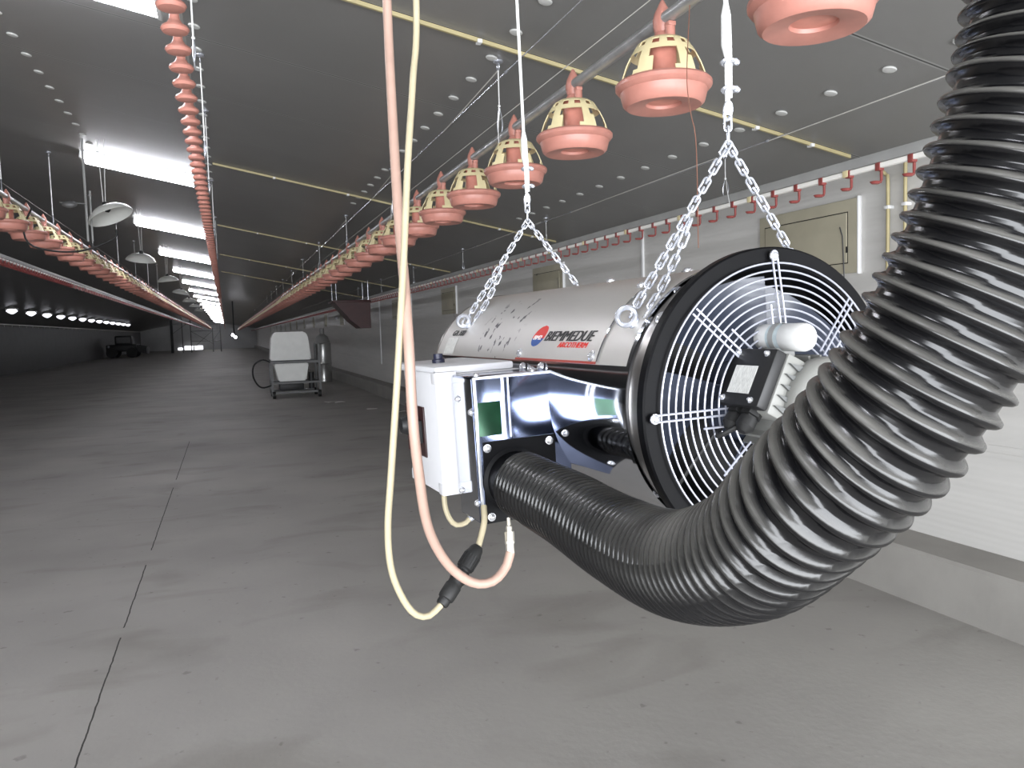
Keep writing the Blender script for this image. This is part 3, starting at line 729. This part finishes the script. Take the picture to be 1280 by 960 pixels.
g = G(); g.tube([(-.372, .60, -.280), (-.352, .60, -.268), (-.34, .60, -.262)], [.008, .008, .006], 10); g.tube([(-.34, .60, -.262), (-.33, .58, -.20)], .005, 8); g.build('cable_gland', m_zinc, lc)

# ------------------------------------------------------------------ corrugated hose
HP = [(-.342, .340, -.158), (-.344, .25, -.161), (-.350, .114, -.163), (-.370, -.082, -.165), (-.405, -.290, -.140), (-.440, -.465, -.075), (-.452, -.565, .000), (-.436, -.622, .060), (-.418, -.655, .114), (-.388, -.688, .200), (-.362, -.712, .300), (-.347, -.724, .385), (-.340, -.735, .60), (-.335, -.74, .90), (-.335, -.74, 1.30), (-.335, -.74, 1.72)]
PITCH, R0, R1 = .0185, .0600, .0680
pts = spline([Wd(p) for p in HP], PITCH / 8)
bm = bmesh.new(); lay = None; NS = 56; rings = []; crest = []
for i, (p, u, v) in enumerate(frames(pts)):
    ring = []
    for k in range(NS):
        ph = (i / 8 + k / NS) % 1.0
        x = min(abs(ph - .5) * 2, 1.0)                     # 0 on the crest, 1 half way between
        q = max(0.0, 1 - (x / .50) ** 2) ** .5 if x < .50 else 0.0
        r = R0 + (R1 - R0) * q
        vv = bm.verts.new(p + (u * math.cos(2 * PI * k / NS) + v * math.sin(2 * PI * k / NS)) * r); ring.append(vv); crest.append(q * (.30 + .70 * min(1, max(0, (i / 8 - 26) / 14))))
    rings.append(ring)
for A, B in zip(rings, rings[1:]):
    for k in range(NS):
        f = bm.faces.new([A[k], A[(k + 1) % NS], B[(k + 1) % NS], B[k]]); f.smooth = True
me = bpy.data.meshes.new('corrugated_hose'); bm.to_mesh(me); bm.free()
at = me.attributes.new('crest', 'FLOAT', 'POINT'); at.data.foreach_set('value', crest)
def hose_mat():
    m = M('black_corrugated_plastic', (17, 17, 19), .24, var=.1, scale=20, spec=.42)
    nt = m.node_tree; b = nt.nodes['Principled BSDF']; L = nt.links
    a = nt.nodes.new('ShaderNodeAttribute'); a.attribute_name = 'crest'
    tc = nt.nodes.new('ShaderNodeTexCoord'); n = nt.nodes.new('ShaderNodeTexNoise'); n.inputs['Scale'].default_value = 11; n.inputs['Detail'].default_value = 7; L.new(tc.outputs['Object'], n.inputs['Vector'])
    ge = nt.nodes.new('ShaderNodeNewGeometry'); sx = nt.nodes.new('ShaderNodeSeparateXYZ'); L.new(ge.outputs['Normal'], sx.inputs[0])
    up = nt.nodes.new('ShaderNodeMapRange'); up.inputs[1].default_value = -.25; up.inputs[2].default_value = .9; L.new(sx.outputs[2], up.inputs[0])   # settled dust lies on what faces up
    ad = nt.nodes.new('ShaderNodeMath'); ad.operation = 'MULTIPLY'; L.new(up.outputs[0], ad.inputs[0]); L.new(n.outputs['Fac'], ad.inputs[1])
    cr = nt.nodes.new('ShaderNodeMath'); cr.operation = 'MULTIPLY_ADD'; L.new(a.outputs['Fac'], cr.inputs[0]); cr.inputs[1].default_value = .85; cr.inputs[2].default_value = .0
    mu = nt.nodes.new('ShaderNodeMath'); mu.operation = 'MULTIPLY'; mu.use_clamp = True; L.new(ad.outputs[0], mu.inputs[0]); L.new(cr.outputs[0], mu.inputs[1])
    mx = nt.nodes.new('ShaderNodeMix'); mx.data_type = 'RGBA'; L.new(mu.outputs[0], mx.inputs[0]); mx.inputs[6].default_value = srgb((10, 10, 12)) + (1,); mx.inputs[7].default_value = srgb((138, 136, 130)) + (1,)
    L.new(mx.outputs[2], b.inputs['Base Color'])
    ro = nt.nodes.new('ShaderNodeMapRange'); ro.inputs[3].default_value = .20; ro.inputs[4].default_value = .75; L.new(mu.outputs[0], ro.inputs[0]); L.new(ro.outputs[0], b.inputs['Roughness'])
    return m
me.materials.append(hose_mat())
ho = bpy.data.objects.new('corrugated_hose', me); COL.objects.link(ho)
tag(ho, 'thick black corrugated hose curving up from the heater flange toward the ceiling', 'hose')

# ------------------------------------------------------------------ chains and ropes
g = G(); pitch = .0212; hl = .0165 - .0062
pl_ = [(-hl - .0062 * math.sin(t), .0062 * math.cos(t)) for t in [PI * k / 7 for k in range(8)]]
loop_pts = [Vector((x, y, 0)) for x, y in pl_] + [Vector((-x, -y, 0)) for x, y in pl_]
g.tube(loop_pts, .0024, 7, False, True)
link_me = g.build('chain_link', m_zinc); LINK = link_me.data; bpy.data.objects.remove(link_me)
def strand(root, org, a, b, sag=.0, off=0):
    a, b = Vector(a), Vector(b); L = (b - a).length; n = max(2, round(L / pitch))
    for i in range(n):
        def at(t): return a + (b - a) * t + Vector((0, 0, -sag * 4 * t * (1 - t)))
        p = at((i + .5) / n); d = (at((i + 1) / n) - at(i / n)).normalized()
        side = d.cross(Vector((0, 1, 0.2))).normalized(); nn = d.cross(side)
        if (i + off) % 2: side, nn = nn, -side
        c, s_ = math.cos(.45), math.sin(.45); side, nn = side * c + nn * s_, nn * c - side * s_
        o = bpy.data.objects.new('chain_link', LINK); COL.objects.link(o); o.parent = root
        mt = Matrix((d, side, nn)).transposed().to_4x4(); mt.translation = p - org
        o.matrix_local = mt
def sling(y, apex, rope_top_x, which):
    ap = Wd(apex)
    t = thing('chain_sling', 'bright zinc chain sling forming a V over the ' + which + ' of the heater', 'chain', ap, 'chain slings carrying the heater')
    L_end = Wd((-.200, y, .170)); R_end = Wd((.225, y - .005, .185))
    strand(t, ap, ap + Vector((0, 0, .052)), ap + Vector((0, 0, .004)))
    strand(t, ap, ap, L_end); strand(t, ap, ap, R_end)
    m1 = ap.lerp(L_end, .45); strand(t, ap, m1 + Vector((.004, -.012, -.004)), L_end + Vector((.022, -.014, .0)), .012, 1)
    g = G(); rb = ap + Vector((0, 0, .055)); rt = ap.copy(); top = Vector((ap.x + rope_top_x, ap.y, zc(ap.x)))
    ro = thing('hanging_rope', 'white rope from the ceiling holding the chain sling over the ' + which + ' of the heater', 'rope', rb, 'ropes carrying the heater')
    d = (top - rb)
    at_ = lambda s: d * (s / d.length)
    g.tube([at_(.0), at_(d.length)], .0046, 8); g.tube([at_(.03) + Vector((.006, 0, 0)), at_(.12) + Vector((.007, 0, 0)), at_(.16)], .0042, 8); g.build('rope', m_rope, ro)
    g = G(); g.tube([at_(.105), at_(.125), at_(.18), at_(.20)], [.005, .010, .009, .005], 10); g.build('sleeve', m_rope, ro)
    for s in (.045, .095):
        g = G(); c = at_(s) + Vector((.003, 0, 0)); g.torus(c, .0105, .0035, (0, .3, 1), 16, 6, 1.25, .9); g.tube([c + Vector((-.012, -.006, 0)), c + Vector((.014, -.006, .003))], .0042, 8); g.ball(c + Vector((.016, -.004, .0)), .006, 8); g.build('rope_clamp', m_zinc, ro)
    g = G(); g.torus(Vector((.0, 0, .006)), .011, .0032, (0, 1, .2), 16, 6, .7, 1.5); g.build('thimble', m_zinc, ro)
sling(.126, (.030, .126, .476), -.012, 'fan end')
sling(1.025, (.017, 1.025, .455), -.03, 'outlet end')

# ------------------------------------------------------------------ gas hose and power cable
pk = [(0.345, 1.66, 3.20), (0.345, 1.65, 2.7), (0.342, 1.632, 2.256), (0.332, 1.58, 2.081), (0.311, 1.462, 1.827), (0.302, 1.39, 1.675), (0.295, 1.341, 1.562), (0.295, 1.332, 1.438), (0.304, 1.342, 1.338), (0.324, 1.37, 1.23), (0.366, 1.402, 1.149), (0.415, 1.413, 1.104), (0.457, 1.418, 1.098), (0.489, 1.43, 1.117), (0.503, 1.437, 1.145)]
t = thing('gas_hose', 'pinkish gas hose looping down in front of the white control box', 'hose', pk[-1]); o0 = Vector(pk[-1])
g = G(); g.tube(spline([Vector(p) - o0 for p in pk], .015), .0092, 12); g.build('hose', m_gashose, t)
g = G(); fp = [Vector((0.503, 1.437, 1.140)), Vector((0.505, 1.444, 1.175)), Vector((0.506, 1.451, 1.207))]; ax = (fp[2] - fp[0]).normalized(); q = Matrix.Translation(fp[0] - o0) @ ax.to_track_quat('Z', 'Y').to_matrix().to_4x4()
g.lathe([(0, 0), (.0085, 0), (.0085, .020), (.0098, .022), (.0098, .026), (0, .026)], 8, q, smooth=False); g.lathe([(0, .026), (.0095, .026), (.0095, .045), (0, .045)], 6, q, smooth=False); g.lathe([(0, .045), (.006, .045), (.0062, .055), (.004, .057), (.004, .072), (0, .072)], 12, q)
g.build('hose_fitting', m_brass, t)
ck = [(0.376, 1.53, 3.20), (0.376, 1.52, 2.7), (0.373, 1.511, 2.212), (0.352, 1.475, 2.051), (0.324, 1.419, 1.892), (0.298, 1.372, 1.702), (0.274, 1.345, 1.508), (0.259, 1.359, 1.339), (0.252, 1.375, 1.237), (0.257, 1.388, 1.16), (0.276, 1.399, 1.102), (0.301, 1.408, 1.062), (0.33, 1.418, 1.05), (0.36, 1.43, 1.065)]
t = thing('power_cable', 'cream power cable looping up to a black inline plug under the heater', 'cable', ck[-1]); o0 = Vector(ck[-1])
g = G(); g.tube(spline([Vector(p) - o0 for p in ck], .015), .0064, 10); g.build('cable', m_cable, t)
g = G(); g.tube(spline([Vector(p) - o0 for p in ((0.447, 1.469, 1.155), (0.458, 1.480, 1.175), (0.468, 1.49, 1.20), (.474, 1.51, 1.225))], .01), .0064, 10); g.build('cable', m_cable, t)
A, B = Vector((0.358, 1.4295, 1.063)), Vector((0.447, 1.469, 1.155)); ax = (B - A).normalized(); Lc = (B - A).length; q = Matrix.Translation(A - o0) @ ax.to_track_quat('Z', 'Y').to_matrix().to_4x4()
g = G(); g.lathe([(0, 0), (.011, 0), (.0125, .004), (.0125, .012), (.0155, .014), (.0165, .020), (.0165, .042), (.0148, .045), (.0148, .052), (.0165, .056), (.0165, .074), (.0140, .076), (.0140, .080), (.0170, .083), (.0170, .115), (.0150, .120), (.0135, .128), (.010, Lc), (0, Lc)], 18, q)
for k in range(18):
    a = 2 * PI * k / 18
    g.box((.0155, -.001, .086), (.0178, .001, .112), 0, q @ Matrix.Rotation(a, 4, 'Z'))
g.build('inline_plug', m_rubber, t)

# ------------------------------------------------------------------ far end of the house
t = thing('sprayer_cart', 'wheeled steel cart carrying a white two-part plastic tank', 'cart', (1.50, 20.9, 0))
g = G(); g.prism([(-.50, .95), (.50, .95), (.44, 1.55), (.36, 1.66), (-.36, 1.66), (-.44, 1.55)], -.35, .45, axis='y'); bmesh.ops.bevel(g.bm, geom=list(g.bm.edges), offset=.03, segments=2, affect='EDGES'); g.build('upper_tank', m_tank, t)
g = G(); g.prism([(-.32, .42), (.36, .42), (.42, .80), (.42, .88), (-.42, .88), (-.40, .80)], -.33, .42, axis='y'); bmesh.ops.bevel(g.bm, geom=list(g.bm.edges), offset=.03, segments=2, affect='EDGES'); g.build('lower_tank', m_tank, t)
g = G()
for x in (-.48, .68):
    for y in (-.42, .5): g.box((x - .025, y - .025, .08), (x + .025, y + .025, .95 if x < 0 else 1.35))
for y in (-.42, .5):
    g.box((-.5, y - .02, .12), (.7, y + .02, .17)); g.box((-.5, y - .02, .87), (.7, y + .02, .93)); g.box((-.5, y - .02, .36), (.7, y + .02, .41))
for x in (-.48, .68): g.box((x - .02, -.42, .12), (x + .02, .5, .17)); g.box((x - .02, -.42, .36), (x + .02, .5, .41))
g.build('cart_frame', m_frame, t)
for x, y in ((-.45, -.44), (.66, -.44), (-.45, .5), (.66, .5)):
    g = G(); g.cyl((x - .035, y, .09), (x + .035, y, .09), .09, 18); wh = g.build('wheel', m_rubber, t)
    g = G(); g.cyl((x - .038, y, .09), (x + .038, y, .09), .035, 12); g.build('wheel_hub', m_alu, wh)
g = G(); g.box((-.3, -.2, .18), (.3, .2, .36), .02); g.cyl((.5, -.1, .2), (.5, -.1, .62), .07, 12); g.build('pump', m_mach, t)
g = G(); g.tube(spline([(-.45, -.4, .35), (-.75, -.4, .30), (-.92, -.4, .55), (-.9, -.4, .85), (-.7, -.4, .98), (-.5, -.4, .92)], .06), .02, 8); g.build('hose', m_rubber, t)
g = G(); g.lathe([(0, 0), (.18, 0), (.185, .02), (.18, .04), (.18, .26), (.188, .28), (.18, .30), (.18, .56), (.185, .58), (0, .58)], 24)
g.mi = 1; g.lathe([(0, .58), (.17, .585), (.12, .68), (.05, .72), (.05, .80), (0, .80)], 20)
o = tag(g.build('metal_drum', [M('shiny_drum_metal', (190, 190, 188), .25, .8, var=.1), m_alu]), 'shiny upright metal drum standing on the floor beyond the sprayer cart', 'drum'); o.location = (2.95, 26.5, 0); o.scale = (1.5, 1.5, 2.2)
t = thing('feed_hopper', 'dark red tapered hopper hanging high near the far white wall', 'hopper', (2.72, 18.2, EYE + .1))
g = G(); g.prism([(-.46, .60), (.34, .60), (.34, .0), (.12, .0), (-.10, .18), (-.30, .42)], -.5, .27, axis='y'); g.build('hopper_body', m_darkred, t)
g = G(); g.box((-.48, -.53, .58), (.36, .30, .63), .01); g.build('rim', m_darkred, t)
g = G()
for x in (-.4, .3):
    for y in (-.48, .25): g.cyl((x, y, .62), (x, y, zc(2.72 + x) - EYE - .1), .006, 6)
g.build('hanger_rod', m_zinc, t)
g = G(); g.ball((-.33, .2, .25), .03, 8); g.build('latch', m_zinc, t)
t = thing('loader_machine', 'dark low machine parked against the far side wall', 'machine', (-8.6, 78, 0))
g = G(); g.box((-1.3, -1.5, .55), (1.1, 1.5, 1.15), .08); g.box((-.7, -.6, 1.1), (.7, 1.2, 1.95), .12); g.prism([(1.1, .5), (1.9, .3), (1.9, .9), (1.1, 1.1)], -1.2, 1.2, axis='y'); g.build('body', m_mach, t)
g = G(); g.box((-.55, -.62, 1.3), (.55, -.58, 1.8)); g.build('cab_window', m_frame, t)
for x in (-.85, .75):
    for y in (-1.5, 1.4):
        g = G(); g.cyl((x, y - .2, .45), (x, y + .2, .45), .45, 20); g.build('wheel', m_rubber, t)
g = G(); g.ball((-1.1, -1.52, 1.0), .13, 10); g.build('headlamp', m_zinc, t)
t = thing('scaffold', 'dark steel scaffold of posts and braces before the end wall', 'scaffold', (-3.6, 92, 0))
for x, h in ((-1.9, 4.0), (-.85, 4.2), (.0, 4.1), (2.2, 2.6), (3.0, 3.0)):
    g = G(); r = .14 if x == -1.9 else .05; g.box((x - r, -.05, 0), (x + r, .05, h)); g.build('post', m_frame if r < .1 else m_mach, t)
g = G()
for z in (1.2, 2.3): g.tube([(.0, 0, z), (3.0, 0, z)], .03, 6)
for a, b in (((0, 0, .3), (2.2, 0, 2.3)), ((0, 0, 2.3), (2.2, 0, .9)), ((2.2, 0, 1.2), (3.0, 0, 2.3)), ((-1.9, 0, 2.0), (0, 0, 3.4))): g.tube([a, b], .025, 6)
g.build('brace', m_frame, t)
t = thing('pendant_lamp', 'twin-bulb pendant lamp on a dark cord before the end wall', 'lamp', (.35, 40, EYE + .02))
g = G(); g.cyl((0, 0, .1), (0, 0, zc(.35) - EYE - .02), .03, 6); g.build('lamp_cord', m_rubber, t)
for x, z in ((-.06, .06), (.06, -.05)):
    g = G(); g.ball((x, 0, z), .06, 12); g.build('bulb', m_tube, t)
g = G()
g.box((-7.0, YF - .06, 0), (-1.2, YF, 3.2), .02); o = struct(g.build('door_1', m_endwall))
g = G()
for x0, x1 in ((-6.0, -5.4), (-5.2, -4.2), (-4.0, -3.0)): g.box((x0, YF - .09, .02), (x1, YF - .065, .50 if x0 > -5.3 else .3))
o = struct(g.build('door_gap_glow', m_diff))  # glowing slabs stand in for daylight through gaps under the end door
m_paper = M('white_paper_scrap', (215, 214, 210), .7)
for i, (x, y, lab) in enumerate(((3.15, 15.2, 'white paper scrap on the floor nearest the kerb'), (2.75, 16.2, 'long white paper scrap on the floor by the kerb'), (2.35, 18.2, 'crumpled pale scrap on the floor nearest the sprayer cart'), (2.15, 18.4, 'small pale scrap beside the crumpled one near the sprayer cart'))):
    g = G(); vs = [g.bm.verts.new((.11 * math.cos(a) * (1 + .3 * random.random()), .06 * math.sin(a) * (1 + .3 * random.random()), .004 + .03 * random.random())) for a in [2 * PI * k / 7 for k in range(7)]]
    c = g.bm.verts.new((0, 0, .02))
    for k in range(7): g.face([vs[k], vs[(k + 1) % 7], c], False)
    o = tag(g.build('paper_scrap', m_paper, None, .003), lab, 'paper'); o.location = (x, y, .002)
